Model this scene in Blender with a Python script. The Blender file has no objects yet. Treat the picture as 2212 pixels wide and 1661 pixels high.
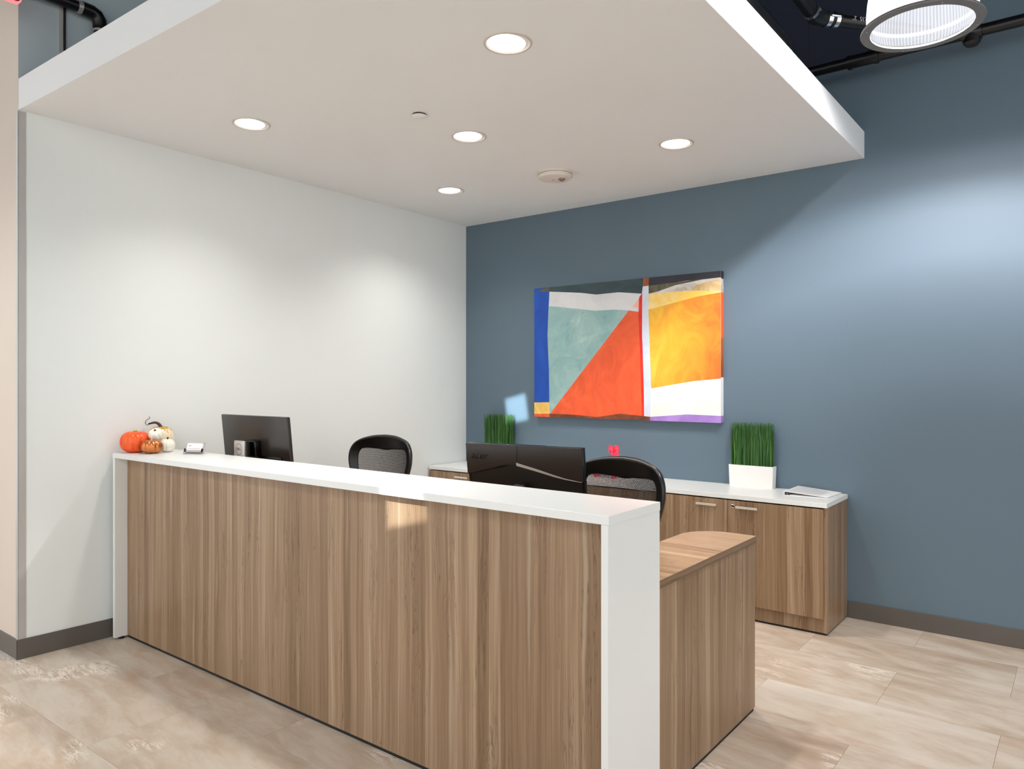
import bpy, bmesh, math, random
from mathutils import Vector, Matrix
rng = random.Random(7)
S = bpy.context.scene
C = S.collection
PI = math.pi

# ------------------------------------------------------------------ camera
F_PX, YAW, HORIZON = 1599.5, 0.661384, 825.8
CAM = Vector((4.163, -4.715, 1.40))
cd = bpy.data.cameras.new('camera')
cd.sensor_fit = 'HORIZONTAL'; cd.sensor_width = 36.0
cd.lens = F_PX / 2212 * 36.0
cd.shift_y = (HORIZON - 830.5) / 2212
cd.clip_start = 0.02
cam = bpy.data.objects.new('camera', cd)
cam.location = CAM; cam.rotation_euler = (PI / 2, 0, YAW)
C.objects.link(cam); S.camera = cam

# ------------------------------------------------------------------ world and general light
W = bpy.data.worlds.new('world'); S.world = W; W.use_nodes = True
W.node_tree.nodes['Background'].inputs[0].default_value = (0.985, 1.0, 1.0, 1)
W.node_tree.nodes['Background'].inputs[1].default_value = 1.12

def lamp(name, loc, energy, color, kind='SPOT', size=2.6, blend=0.5, radius=0.08, aim=None, parent=None):
    L = bpy.data.lights.new(name, kind)
    L.energy = energy; L.color = color; L.shadow_soft_size = radius
    if kind == 'SPOT':
        L.spot_size = size; L.spot_blend = blend
    o = bpy.data.objects.new(name, L); o.location = loc
    if aim is not None:
        o.rotation_euler = (Vector(aim) - Vector(loc)).to_track_quat('-Z', 'Y').to_euler()
    C.objects.link(o)
    if parent: o.parent = parent
    return o
COOL = (1.0, 0.935, 0.92)
WARM = (1.0, 0.96, 0.905)
# unseen fill lamps added behind and beside the camera, without fittings
for i, (x, y, e) in enumerate(((0.6, -5.6, 60), (3.7, -6.2, 52), (6.6, -4.0, 16), (-2.0, -5.6, 46))):
    lamp('hall_fill_light', (x, y, 3.1), e, (0.975, 0.985, 1.0), size=2.7, blend=0.35, radius=0.16)
# two unseen narrow lamps added behind the camera to throw the sharp pale patches
def patch_lamp(loc, aim, sx_, sy_, e, color, roll=0.0):
    L = bpy.data.lights.new('patch_light', 'AREA'); L.shape = 'RECTANGLE'; L.size = sx_; L.size_y = sy_; L.energy = e; L.color = color; L.spread = math.radians(0.5)
    o = bpy.data.objects.new('patch_light', L); o.location = loc
    o.rotation_euler = ((Vector(aim) - Vector(loc)).to_track_quat('-Z', 'Y') @ Matrix.Rotation(roll, 3, 'Z').to_quaternion()).to_euler(); C.objects.link(o)
patch_lamp((4.6, -6.6, 3.0), (2.21, -2.85, 0.985), 0.17, 0.15, 0.16, (0.88, 0.96, 1.0))
patch_lamp((3.2, -6.9, 3.2), (0.54, 0.0, 1.185), 0.19, 0.20, 0.30, (0.80, 0.94, 1.0), 0.15)

S.view_settings.view_transform = 'Standard'
S.view_settings.look = 'None'
S.view_settings.exposure = 0.54
S.view_settings.gamma = 1.0
S.view_settings.use_curve_mapping = False
S.cycles.use_denoising = True
S.cycles.max_bounces = 7
S.cycles.diffuse_bounces = 4
S.cycles.glossy_bounces = 3
S.cycles.transmission_bounces = 5
S.cycles.transparent_max_bounces = 6
S.cycles.caustics_reflective = False
S.cycles.caustics_refractive = False
S.cycles.adaptive_threshold = 0.10
S.cycles.adaptive_min_samples = 24
S.cycles.use_light_tree = False
S.cycles.sample_clamp_indirect = 6.0

# ------------------------------------------------------------------ helpers
def lin(r, g, b):
    f = lambda c: (c / 255 / 12.92) if c / 255 <= 0.04045 else ((c / 255 + 0.055) / 1.055) ** 2.4
    return (f(r), f(g), f(b), 1)

class N:
    """small node-graph writer"""
    def __init__(s, name):
        s.m = bpy.data.materials.new(name); s.m.use_nodes = True
        s.t = s.m.node_tree; s.b = s.t.nodes['Principled BSDF']; s.out = s.t.nodes['Material Output']
    def n(s, typ, ins=None, **kw):
        nd = s.t.nodes.new(typ)
        for k, v in kw.items(): setattr(nd, k, v)
        for k, v in (ins or {}).items():
            if isinstance(v, bpy.types.NodeSocket): s.t.links.new(v, nd.inputs[k])
            else: nd.inputs[k].default_value = v
        return nd
    def link(s, a, b): s.t.links.new(a, b)
    def math(s, op, a, b=0.0, c=0.0):
        nd = s.n('ShaderNodeMath', {0: a, 1: b, 2: c}, operation=op); return nd.outputs[0]
    def mix(s, f, a, b, mode='MIX'):
        nd = s.n('ShaderNodeMix', data_type='RGBA', blend_type=mode)
        for i, v in ((0, f), (6, a), (7, b)):
            if isinstance(v, bpy.types.NodeSocket): s.link(v, nd.inputs[i])
            else: nd.inputs[i].default_value = v
        return nd.outputs[2]
    def ramp(s, f, stops):
        nd = s.n('ShaderNodeValToRGB', {0: f}); e = nd.color_ramp.elements
        while len(e) < len(stops): e.new(0.5)
        for el, (p, c) in zip(e, stops): el.position = p; el.color = c
        return nd.outputs[0]
    def smooth(s, v, a, b):
        nd = s.n('ShaderNodeMapRange', {0: v, 1: a, 2: b, 3: 0.0, 4: 1.0}, interpolation_type='SMOOTHSTEP'); return nd.outputs[0]
    def noise(s, vec, scale, detail=3, rough=0.55, dist=0.0, dim='3D'):
        ins = {'Scale': scale, 'Detail': detail, 'Roughness': rough, 'Distortion': dist}
        if vec is not None: ins['Vector' if dim != '1D' else 'W'] = vec
        return s.n('ShaderNodeTexNoise', ins, noise_dimensions=dim).outputs[0]
    def coord(s): return s.n('ShaderNodeTexCoord').outputs['Object']
    def mapping(s, vec, scale=(1, 1, 1), rot=(0, 0, 0), loc=(0, 0, 0)):
        return s.n('ShaderNodeMapping', {0: vec, 'Location': loc, 'Rotation': rot, 'Scale': scale}).outputs[0]
    def set(s, **kw):
        for k, v in kw.items():
            k = k.replace('_', ' ').title().replace('Ior', 'IOR')
            if isinstance(v, bpy.types.NodeSocket): s.link(v, s.b.inputs[k])
            else: s.b.inputs[k].default_value = v
        return s
    def bump(s, h, strength=0.2, dist=0.01):
        nd = s.n('ShaderNodeBump', {'Strength': strength, 'Distance': dist, 'Height': h}); s.link(nd.outputs[0], s.b.inputs['Normal'])

def plain(name, rgb, rough=0.5, metal=0.0, var=0.03, scale=6.0, bump=0.0, **kw):
    g = N(name); c = lin(*rgb); co = g.coord()
    nz = g.noise(co, scale, 3)
    dk = tuple(v * (1 - var) for v in c[:3]) + (1,); lt = tuple(min(1, v * (1 + var)) for v in c[:3]) + (1,)
    g.set(base_color=g.ramp(nz, [(0.3, dk), (0.7, lt)]), roughness=rough, metallic=metal, **kw)
    if bump: g.bump(g.noise(co, 220, 2), bump, 0.002)
    return g.m

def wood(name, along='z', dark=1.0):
    g = N(name); co = g.coord()
    sep = g.n('ShaderNodeSeparateXYZ', {0: co}).outputs
    if along == 'z':
        u = g.math('ADD', sep[0], g.math('MULTIPLY', sep[1], 1.07)); v = sep[2]
    elif along == 'x':
        u = g.math('ADD', sep[1], g.math('MULTIPLY', sep[2], 0.9)); v = sep[0]
    else:
        u = g.math('ADD', sep[2], g.math('MULTIPLY', sep[0], 0.9)); v = sep[1]
    wob = g.noise(g.n('ShaderNodeCombineXYZ', {0: g.math('MULTIPLY', u, 3.0), 1: g.math('MULTIPLY', v, 1.6)}).outputs[0], 1.0, 3)
    uw = g.math('ADD', u, g.math('MULTIPLY', g.math('SUBTRACT', wob, 0.5), 0.035))
    us = g.math('ADD', u, g.math('MULTIPLY', g.math('SUBTRACT', wob, 0.5), 0.012))
    cell = g.n('ShaderNodeTexVoronoi', {'W': us, 'Scale': 20.0, 'Randomness': 1.0}, voronoi_dimensions='1D', feature='F1')
    tone = g.n('ShaderNodeSeparateColor', {0: cell.outputs['Color']}).outputs[0]
    def vec(a, b): return g.n('ShaderNodeCombineXYZ', {0: g.math('MULTIPLY', uw, a), 1: g.math('MULTIPLY', v, b)}).outputs[0]
    broad = g.noise(vec(14, 0.5), 1.0, 2)
    mid = g.noise(vec(70, 0.9), 1.0, 3, 0.65)
    fine = g.noise(vec(300, 1.8), 1.0, 2, 0.6)
    t = g.math('MULTIPLY_ADD', tone, 0.20, 0.02)
    t = g.math('ADD', t, g.math('MULTIPLY', broad, 0.24))
    t = g.math('ADD', t, g.math('MULTIPLY', mid, 0.48))
    t = g.math('ADD', t, g.math('MULTIPLY', fine, 0.28))
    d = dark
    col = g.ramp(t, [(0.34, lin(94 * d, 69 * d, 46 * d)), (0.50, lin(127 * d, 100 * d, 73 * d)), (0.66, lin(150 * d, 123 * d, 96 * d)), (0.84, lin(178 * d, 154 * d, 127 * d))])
    # dark hairline figure
    fig = g.noise(vec(34, 1.4), 1.0, 4, 0.7, 0.6)
    line = g.math('SUBTRACT', 1.0, g.smooth(g.math('ABSOLUTE', g.math('SUBTRACT', fig, 0.5)), 0.0, 0.018))
    mask = g.smooth(g.noise(vec(9, 1.0), 1.0, 2), 0.46, 0.62)
    col = g.mix(g.math('MULTIPLY', g.math('MULTIPLY', line, mask), 0.8), col, lin(88 * d, 62 * d, 44 * d))
    # pale silvery streaks
    ps = g.smooth(g.noise(vec(24, 0.7), 1.0, 2), 0.60, 0.74)
    col = g.mix(g.math('MULTIPLY', ps, 0.35), col, lin(196 * d, 182 * d, 160 * d))
    g.set(base_color=col, roughness=0.38)
    return g.m

def tile_material():
    g = N('stone_tile'); co = g.coord()
    rnd = g.n('ShaderNodeObjectInfo').outputs['Random']
    off = g.n('ShaderNodeCombineXYZ', {0: g.math('MULTIPLY', rnd, 37.0), 1: g.math('MULTIPLY', rnd, 91.0), 2: g.math('MULTIPLY', rnd, 13.0)}).outputs[0]
    p = g.n('ShaderNodeVectorMath', {0: co, 1: off}, operation='ADD').outputs[0]
    pr = g.mapping(p, rot=(0, 0, 0.12))
    st = g.mapping(pr, scale=(1.0, 3.2, 1.0))
    n1 = g.noise(st, 1.7, 4, 0.55, 0.6)
    n2 = g.noise(st, 6.0, 4, 0.6, 0.8)
    n3 = g.noise(g.mapping(pr, scale=(1, 6, 1)), 22, 3, 0.65)
    t = g.math('ADD', g.math('MULTIPLY', n1, 0.62), g.math('ADD', g.math('MULTIPLY', n2, 0.28), g.math('MULTIPLY', n3, 0.10)))
    t = g.math('ADD', t, g.math('MULTIPLY', g.math('SUBTRACT', rnd, 0.5), 0.09))
    col = g.ramp(t, [(0.30, lin(176, 153, 131)), (0.44, lin(198, 179, 159)), (0.54, lin(212, 198, 181)), (0.68, lin(222, 211, 198))])
    # rusty warm veils
    col = g.mix(g.math('MULTIPLY', g.smooth(g.noise(st, 3.1, 3, 0.6, 1.0), 0.55, 0.75), 0.45), col, lin(196, 160, 132))
    # clustered torn white veins
    mask = g.smooth(g.noise(g.mapping(pr, scale=(1, 1.6, 1)), 1.9, 2, 0.5), 0.585, 0.665)
    vn = g.noise(g.mapping(pr, scale=(1.0, 5.5, 1.0), rot=(0, 0, 0.22)), 4.0, 8, 0.78, 0.5)
    line = g.math('SUBTRACT', 1.0, g.smooth(g.math('ABSOLUTE', g.math('SUBTRACT', vn, 0.5)), 0.008, 0.046))
    vein = g.math('MULTIPLY', line, mask)
    col = g.mix(g.math('MULTIPLY', vein, 0.95), col, lin(246, 234, 220))
    vb = g.smooth(g.noise(g.mapping(pr, scale=(1, 3, 1)), 15, 4, 0.7, 0.8), 0.58, 0.66)
    col = g.mix(g.math('MULTIPLY', g.math('MULTIPLY', vb, mask), 0.5), col, lin(150, 112, 84))
    g.set(base_color=col, roughness=g.math('ADD', 0.30, g.math('MULTIPLY', n2, 0.16)))
    g.bump(n3, 0.06, 0.003)
    return g.m

def emitter(name, color, strength):
    g = N(name); g.t.nodes.remove(g.b)
    nz = g.noise(g.coord(), 40, 1)
    e = g.n('ShaderNodeEmission', {0: g.mix(nz, color, tuple(c * 0.98 for c in color[:3]) + (1,)), 1: strength})
    g.link(e.outputs[0], g.out.inputs[0]); return g.m

def paint(name, a, b, scale=5.0, stretch=(1, 1, 1), rough=0.55, third=None):
    g = N(name); co = g.mapping(g.coord(), scale=stretch)
    t = g.noise(co, scale, 5, 0.62, 1.2)
    st = [(0.32, lin(*a)), (0.62, lin(*b))]
    if third: st.append((0.76, lin(*third)))
    g.set(base_color=g.ramp(t, st), roughness=rough)
    return g.m

M = {}
M['white_lam'] = plain('white_laminate', (228, 230, 228), 0.32, var=0.006)
M['white_wall'] = plain('white_wall_paint', (227, 232, 231), 0.75, var=0.01, scale=1.5)
M['ceil'] = plain('ceiling_paint', (233, 235, 236), 0.85, var=0.01, scale=1.5)
M['blue_wall'] = plain('blue_wall_paint', (95, 114, 128), 0.55, var=0.02, scale=1.2)
M['beige_wall'] = plain('beige_wall_paint', (210, 197, 185), 0.75, var=0.015, scale=2)
M['grey_upper'] = plain('grey_upper_wall', (186, 202, 207), 0.5, var=0.06, scale=1.2)
M['deck'] = plain('deck_paint', (22, 28, 44), 0.8)
M['base'] = plain('rubber_baseboard', (92, 87, 81), 0.45, var=0.03)
M['guard'] = plain('grey_corner_guard', (178, 176, 173), 0.35, var=0.03)
M['wood'] = wood('ash_laminate_upright', 'z')
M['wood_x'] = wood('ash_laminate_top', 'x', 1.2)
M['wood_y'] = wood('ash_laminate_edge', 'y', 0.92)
M['kick'] = plain('black_plinth', (10, 10, 10), 0.6)
M['tile'] = tile_material()
M['grout'] = plain('tile_joint', (150, 120, 96), 0.9)
M['black'] = plain('black_plastic', (20, 18, 17), 0.32, var=0.08)
M['blackgloss'] = plain('gloss_black_plastic', (9, 8, 8), 0.12, var=0.08)
M['moncase'] = plain('monitor_back_plastic', (42, 35, 31), 0.26, var=0.06)
M['mesh'] = plain('woven_mesh', (44, 36, 33), 0.7, var=0.1, scale=80)
M['silver'] = plain('brushed_nickel', (222, 212, 198), 0.38, metal=0.35, var=0.04, scale=60)
M['standsilver'] = plain('silver_stand_plastic', (196, 190, 184), 0.35, metal=0.55, var=0.03)
M['chrome'] = plain('polished_steel', (220, 220, 222), 0.15, metal=1.0, var=0.05, scale=40)
M['darkmetal'] = plain('dark_metal', (60, 58, 56), 0.4, metal=0.8)
M['pipe'] = plain('black_iron_pipe', (13, 12, 14), 0.33, var=0.2, scale=30, bump=0.05)
M['rubber'] = plain('black_rubber_sleeve', (9, 9, 11), 0.55)
M['rimgrey'] = plain('grey_reflector_rim', (112, 110, 109), 0.45)
M['trimring'] = plain('satin_white_trim', (205, 198, 190), 0.4)
M['sensor'] = plain('sensor_plastic', (222, 214, 205), 0.5)
M['ink'] = plain('printed_ink', (70, 62, 60), 0.6)
M['paleink'] = plain('pale_pipe_print', (205, 190, 200), 0.6)
M['paper'] = plain('white_paper', (240, 239, 237), 0.7, var=0.01)
M['sleeve'] = paint('printed_cover', (214, 212, 212), (236, 234, 233), 9, (1, 12, 1), 0.3)
M['planter'] = plain('white_planter', (240, 238, 234), 0.4, var=0.006)
M['soil'] = plain('dark_soil', (24, 28, 14), 0.9, var=0.3, scale=50)
M['signred'] = plain('red_sign_face', (120, 8, 28), 0.4)
M['signglow'] = emitter('red_sign_edge_glow', (1.0, 0.25, 0.27, 1), 0.9)
M['lens'] = emitter('downlight_lens', (1.0, 0.985, 0.96, 1), 6.0)

def grass_mat():
    g = N('grass_blade'); co = g.coord()
    z = g.n('ShaderNodeSeparateXYZ', {0: co}).outputs
    nz = g.noise(g.mapping(co, scale=(90, 90, 2)), 1.0, 2)
    col = g.ramp(nz, [(0.25, lin(22, 54, 16)), (0.5, lin(44, 92, 32)), (0.75, lin(92, 138, 64))])
    g.set(base_color=col, roughness=0.42); return g.m
M['grass'] = grass_mat()
def acrylic():
    g = N('clear_acrylic'); nz = g.noise(g.coord(), 30, 1); g.t.nodes.remove(g.b)
    tr = g.n('ShaderNodeBsdfTransparent', {0: g.mix(nz, (0.97, 0.93, 0.94, 1), (0.98, 0.95, 0.95, 1))})
    gl = g.n('ShaderNodeBsdfGlossy', {'Color': (1, 0.97, 0.97, 1), 'Roughness': 0.05})
    fr = g.n('ShaderNodeFresnel', {0: 1.49})
    mx = g.n('ShaderNodeMixShader', {0: g.math('ADD', fr.outputs[0], 0.03), 1: tr.outputs[0], 2: gl.outputs[0]})
    g.link(mx.outputs[0], g.out.inputs[0]); return g.m
M['acrylic'] = acrylic()
def balloon_mat():
    g = N('glossy_red_balloon'); nz = g.noise(g.coord(), 20, 2)
    g.set(base_color=g.mix(nz, lin(236, 28, 62), lin(250, 60, 92)), roughness=0.08, subsurface_weight=0.25, coat_weight=0.8)
    g.b.inputs['Subsurface Radius'].default_value = (0.02, 0.004, 0.006); return g.m
M['balloon'] = balloon_mat()

# ---- mesh helpers
def bx(bm, x0, x1, y0, y1, z0, z1, bev=0.0, seg=2):
    b2 = bmesh.new()
    vs = [b2.verts.new((x, y, z)) for x in (x0, x1) for y in (y0, y1) for z in (z0, z1)]
    for f in ((0, 1, 3, 2), (4, 6, 7, 5), (0, 4, 5, 1), (2, 3, 7, 6), (0, 2, 6, 4), (1, 5, 7, 3)):
        b2.faces.new([vs[i] for i in f])
    if bev: bmesh.ops.bevel(b2, geom=b2.edges[:], offset=bev, segments=seg, affect='EDGES', profile=0.5)
    me = bpy.data.meshes.new('t'); b2.to_mesh(me); bm.from_mesh(me); bpy.data.meshes.remove(me); b2.free()
    return bm
def box(*a, **k): return bx(bmesh.new(), *a, **k)
def tube(bm, pts, r, n=12, caps=True):
    pts = [Vector(p) for p in pts]; rad = r if isinstance(r, (list, tuple)) else [r] * len(pts)
    rings = []; up = None
    for i, p in enumerate(pts):
        d = (pts[min(i + 1, len(pts) - 1)] - pts[max(i - 1, 0)]).normalized()
        if up is None:
            up = Vector((0, 0, 1)) if abs(d.z) < 0.9 else Vector((1, 0, 0))
        a = d.cross(up).normalized(); b = a.cross(d).normalized(); up = b
        rings.append([bm.verts.new(p + (a * math.cos(2 * PI * k / n) + b * math.sin(2 * PI * k / n)) * rad[i]) for k in range(n)])
    for r0, r1 in zip(rings, rings[1:]):
        for k in range(n): bm.faces.new((r0[k], r0[(k + 1) % n], r1[(k + 1) % n], r1[k]))
    if caps: bm.faces.new(rings[0][::-1]); bm.faces.new(rings[-1])
    return bm
def lathe(bm, prof, n=48, c=(0, 0, 0), ripple=0.0, nr=0):
    rings = []
    for r, z in prof:
        ring = []
        for k in range(n):
            a = 2 * PI * k / n; rr = r * (1 + ripple * math.cos(nr * a)) if nr else r
            ring.append(bm.verts.new((c[0] + rr * math.cos(a), c[1] + rr * math.sin(a), c[2] + z)))
        rings.append(ring)
    for r0, r1 in zip(rings, rings[1:]):
        for k in range(n): bm.faces.new((r0[k], r0[(k + 1) % n], r1[(k + 1) % n], r1[k]))
    return rings
def lathe_closed(bm, prof, n=48, c=(0, 0, 0)):
    rings = lathe(bm, prof, n, c)
    bm.faces.new(rings[0][::-1]); bm.faces.new(rings[-1]); return bm
def prism(bm, pts, y0, y1):
    """outline in x/z pushed out along y"""
    a = [bm.verts.new((x, y0, z)) for x, z in pts]; b = [bm.verts.new((x, y1, z)) for x, z in pts]
    bm.faces.new(a); bm.faces.new(b[::-1]); n = len(pts)
    for i in range(n): bm.faces.new((a[i], b[i], b[(i + 1) % n], a[(i + 1) % n]))
    return bm
def prism_z(bm, pts, z0, z1):
    a = [bm.verts.new((x, y, z0)) for x, y in pts]; b = [bm.verts.new((x, y, z1)) for x, y in pts]
    bm.faces.new(a[::-1]); bm.faces.new(b); n = len(pts)
    for i in range(n): bm.faces.new((a[i], a[(i + 1) % n], b[(i + 1) % n], b[i]))
    return bm

def obj(name, bm, mat, parent=None, smooth=False, shift=None, loc=None, rot=None):
    if shift is not None: bmesh.ops.translate(bm, verts=bm.verts, vec=-Vector(shift))
    bmesh.ops.recalc_face_normals(bm, faces=bm.faces)
    me = bpy.data.meshes.new(name); bm.to_mesh(me); bm.free()
    for m in (mat if isinstance(mat, (list, tuple)) else [mat]): me.materials.append(m)
    if smooth:
        for p in me.polygons: p.use_smooth = True
        if smooth != 'all': me.set_sharp_from_angle(angle=math.radians(38))
    o = bpy.data.objects.new(name, me); C.objects.link(o)
    if parent: o.parent = parent
    if loc: o.location = loc
    if rot: o.rotation_euler = rot
    return o
def tag(o, label, cat, group=None, kind=None):
    o['label'] = label; o['category'] = cat
    if group: o['group'] = group
    if kind: o['kind'] = kind
    return o
def thing(name, label, cat, loc=(0, 0, 0), rotz=0.0, group=None):
    o = bpy.data.objects.new(name, None); o.empty_display_size = 0.05
    o.location = loc; o.rotation_euler = (0, 0, rotz); C.objects.link(o)
    return tag(o, label, cat, group)
def struct(name, bm, mat, label, cat, **k):
    o = obj(name, bm, mat, **k); o['kind'] = 'structure'; o['label'] = label; o['category'] = cat; return o
def text_bm(s, size, shear=0.0, extrude=0.0004, align='LEFT', spacing=1.0):
    cu = bpy.data.curves.new('txt', 'FONT'); cu.body = s; cu.size = size; cu.shear = shear; cu.extrude = extrude
    cu.align_x = align; cu.align_y = 'CENTER'; cu.space_character = spacing; cu.resolution_u = 4
    o = bpy.data.objects.new('txt', cu); C.objects.link(o)
    dg = bpy.context.evaluated_depsgraph_get(); me = bpy.data.meshes.new_from_object(o.evaluated_get(dg))
    bm = bmesh.new(); bm.from_mesh(me); bpy.data.meshes.remove(me); bpy.data.objects.remove(o); bpy.data.curves.remove(cu)
    return bm
def catmull(pts, per=6, closed=False):
    out = []; n = len(pts)
    for i in range(n if closed else n - 1):
        g = lambda k: Vector(pts[k % n]) if closed else Vector(pts[max(0, min(n - 1, k))])
        p0, p1, p2, p3 = g(i - 1), g(i), g(i + 1), g(i + 2)
        for k in range(per):
            t = k / per
            out.append(0.5 * ((2 * p1) + (p2 - p0) * t + (2 * p0 - 5 * p1 + 4 * p2 - p3) * t * t + (3 * p1 - p0 - 3 * p2 + p3) * t ** 3))
    if not closed: out.append(Vector(pts[-1]))
    return out

# ================================================================== THE SETTING
# floor: joint bed with each stone tile a part of its own (running bond)
TL, TW = 0.923, 0.4525
fl = struct('floor', box(-4.0, 7.5, -9.4, 0.15, -0.06, -0.0010), M['grout'], 'stone-look tiled floor with torn white veins', 'floor')
tme = None
for k in range(0, 21):
    y1 = 0.1475 - k * TW; yc = y1 - TW / 2
    xs = 3.434 if k % 2 == 0 else 3.889
    for n in range(-9, 5):
        xc = xs + (n + 0.5) * TL
        if xc > 7.1 or xc < -3.4: continue
        if xc < -0.5 and yc > -3.1: continue
        if tme is None:
            t = obj('tile', box(-TL / 2 + 0.0006, TL / 2 - 0.0006, -TW / 2 + 0.0006, TW / 2 - 0.0006, -0.008, 0.0, bev=0.0005, seg=1), M['tile'], fl)
            tme = t.data
        else:
            t = bpy.data.objects.new('tile', tme); C.objects.link(t); t.parent = fl
        t.location = (xc, yc, 0.0)

ZB, ZFL, ZTOP = 2.719, 2.776, 4.3
# back wall, blue
struct('wall_back', box(-0.3, 7.5, 0.0, 0.2, 0.0, ZTOP), M['blue_wall'], 'slate blue painted wall behind the credenza', 'wall')
struct('wall_back_shade', box(-0.0, 3.165, -0.004, 0.0, 3.30, ZTOP), plain('navy_wall_shade', (24, 32, 52), 0.6), 'dark navy band painted in as shade on the wall above the pipe', 'wall')  # thin slab: shade above the pipe put in as a navy colour
# left wall block: white face inside, beige return face towards the hall, grey above the dropped ceiling
def left_block(z0, z1):
    return prism_z(bmesh.new(), [(0.0, 0.0), (-0.1, -3.295), (-0.1, -3.296), (-4.0, -3.296), (-4.0, 0.0)], z0, z1)
bm = left_block(0.0, 2.80); wl = struct('wall_left', bm, [M['white_wall'], M['beige_wall']], 'smooth white wall beside the reception desk', 'wall')
for p in wl.data.polygons:
    if p.normal.y < -0.9: p.material_index = 1
bm = left_block(2.80, ZTOP); wu = struct('wall_left_upper', bm, [M['grey_upper'], M['beige_wall']], 'grey-blue upper wall seen above the dropped ceiling', 'wall')
for p in wu.data.polygons:
    if p.normal.y < -0.9: p.material_index = 1
# deck far above
struct('ceiling_deck', box(-4.0, 7.5, -9.4, 0.2, ZTOP, ZTOP + 0.1), M['deck'], 'dark navy structural deck high above', 'ceiling')

# dropped ceiling slab (plasterboard, sags slightly towards the back)
SX0, SX1, SY0, SY1 = -0.1, 3.122, -3.295, 0.0
def zsoff(x, y):
    u = min(1, max(0, (x - SX0) / (SX1 - SX0))); v = min(1, max(0, (y - SY0) / (SY1 - SY0)))
    front = ZFL + (2.716 - ZFL) * min(1.0, u * 1.15)
    # the front edge keeps most of its height near the wall
    back = ZB
    w = (1 - v) ** 0.75
    return back + (front - back) * w
bm = bmesh.new(); NX = NY = 24; THK = 0.157
def sx(i, j):
    y = SY0 + (SY1 - SY0) * j / NY; xl = -0.1 - (-0.1) * (y - SY0) / (SY1 - SY0); return xl + (SX1 - xl) * i / NX, y
lo = [[bm.verts.new((*sx(i, j), zsoff(*sx(i, j)))) for j in range(NY + 1)] for i in range(NX + 1)]
hi = [[bm.verts.new((*sx(i, j), zsoff(*sx(i, j)) + THK)) for j in range(NY + 1)] for i in range(NX + 1)]
for i in range(NX):
    for j in range(NY):
        bm.faces.new((lo[i][j], lo[i][j + 1], lo[i + 1][j + 1], lo[i + 1][j])); bm.faces.new((hi[i][j], hi[i + 1][j], hi[i + 1][j + 1], hi[i][j + 1]))
for i in range(NX):
    bm.faces.new((lo[i][0], lo[i + 1][0], hi[i + 1][0], hi[i][0])); bm.faces.new((lo[i][NY], hi[i][NY], hi[i + 1][NY], lo[i + 1][NY]))
for j in range(NY):
    bm.faces.new((lo[0][j], hi[0][j], hi[0][j + 1], lo[0][j + 1])); bm.faces.new((lo[NX][j], lo[NX][j + 1], hi[NX][j + 1], hi[NX][j]))
struct('ceiling', bm, M['ceil'], 'dropped off-white ceiling slab over the reception area', 'ceiling', smooth=True)

# baseboards and the corner guard
def left_pt(y): return -0.1 * (y / -3.295)
bm = bmesh.new(); prism_z(bm, [(left_pt(-3.303) , -3.303), (left_pt(0) , 0.0), (left_pt(0) + 0.007, 0.0), (left_pt(-3.303) + 0.007, -3.303)], 0.0, 0.1)
struct('baseboard_left', bm, M['base'], 'dark grey rubber baseboard along the white wall', 'baseboard')
bm = box(-4.0, -0.0925, -3.303, -3.296, 0.0, 0.1, bev=0.002); struct('baseboard_front', bm, M['base'], 'dark rubber baseboard under the beige wall', 'baseboard')
bm = box(3.034, 7.5, -0.007, 0.0, 0.0, 0.1, bev=0.002); struct('baseboard_back', bm, M['base'], 'dark grey rubber baseboard under the blue wall', 'baseboard')
bm = bmesh.new()
bx(bm, -0.1005, -0.0965, -3.299, -3.262, 0.1, 2.772, bev=0.001); bx(bm, -0.122, -0.0965, -3.300, -3.296, 0.1, 2.772, bev=0.001)
struct('trim_1', bm, M['guard'], 'grey corner guard on the wall end by the doorway', 'corner guard')

# ================================================================== RECEPTION DESK
YF, YPANEL, YBK = -2.870, -2.802, -2.545
desk = thing('reception_desk', 'long reception desk with wood-grain front, white ends and white transaction top', 'desk', (1.52, -2.7, 0))
D = desk.location
def dpart(name, bm, mat, parent=desk, **k): return obj(name, bm, mat, parent, shift=D, **k)
for x0, x1 in ((-0.029, 1.1428), (1.1433, 3.078)):
    dpart('transaction_top', box(x0, x1, YF, YBK, 0.989, 1.016, bev=0.0012), M['white_lam'])
for x0, x1, y0 in ((-0.027, -0.004, YF + 0.001), (3.052, 3.0755, YF + 0.001)):
    e = dpart('end_panel', box(x0, x1, y0, YBK - 0.004 if x0 < 1 else YBK + 0.001, 0.012, 0.9885, bev=0.001), M['white_lam'])
    for yy in (-2.83, -2.59): dpart('foot', lathe_closed(bmesh.new(), [(0.014, 0.0), (0.014, 0.013)], 12, ((x0 + x1) / 2, yy, 0)), M['kick'], e).location = (0, 0, 0)
for x0, x1 in ((-0.0035, 1.0298), (1.0302, 1.9098), (1.9102, 3.0515)):
    dpart('front_panel', box(x0, x1, YPANEL, YPANEL + 0.02, 0.014, 0.9885, bev=0.0006), M['wood'])
dpart('plinth', box(0.0, 3.05, YPANEL + 0.004, YPANEL + 0.05, 0.0, 0.0135), M['kick'])
dpart('back_panel', box(-0.003, 3.051, YBK - 0.026, YBK - 0.008, 0.75, 0.9885), M['wood'])
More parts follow.
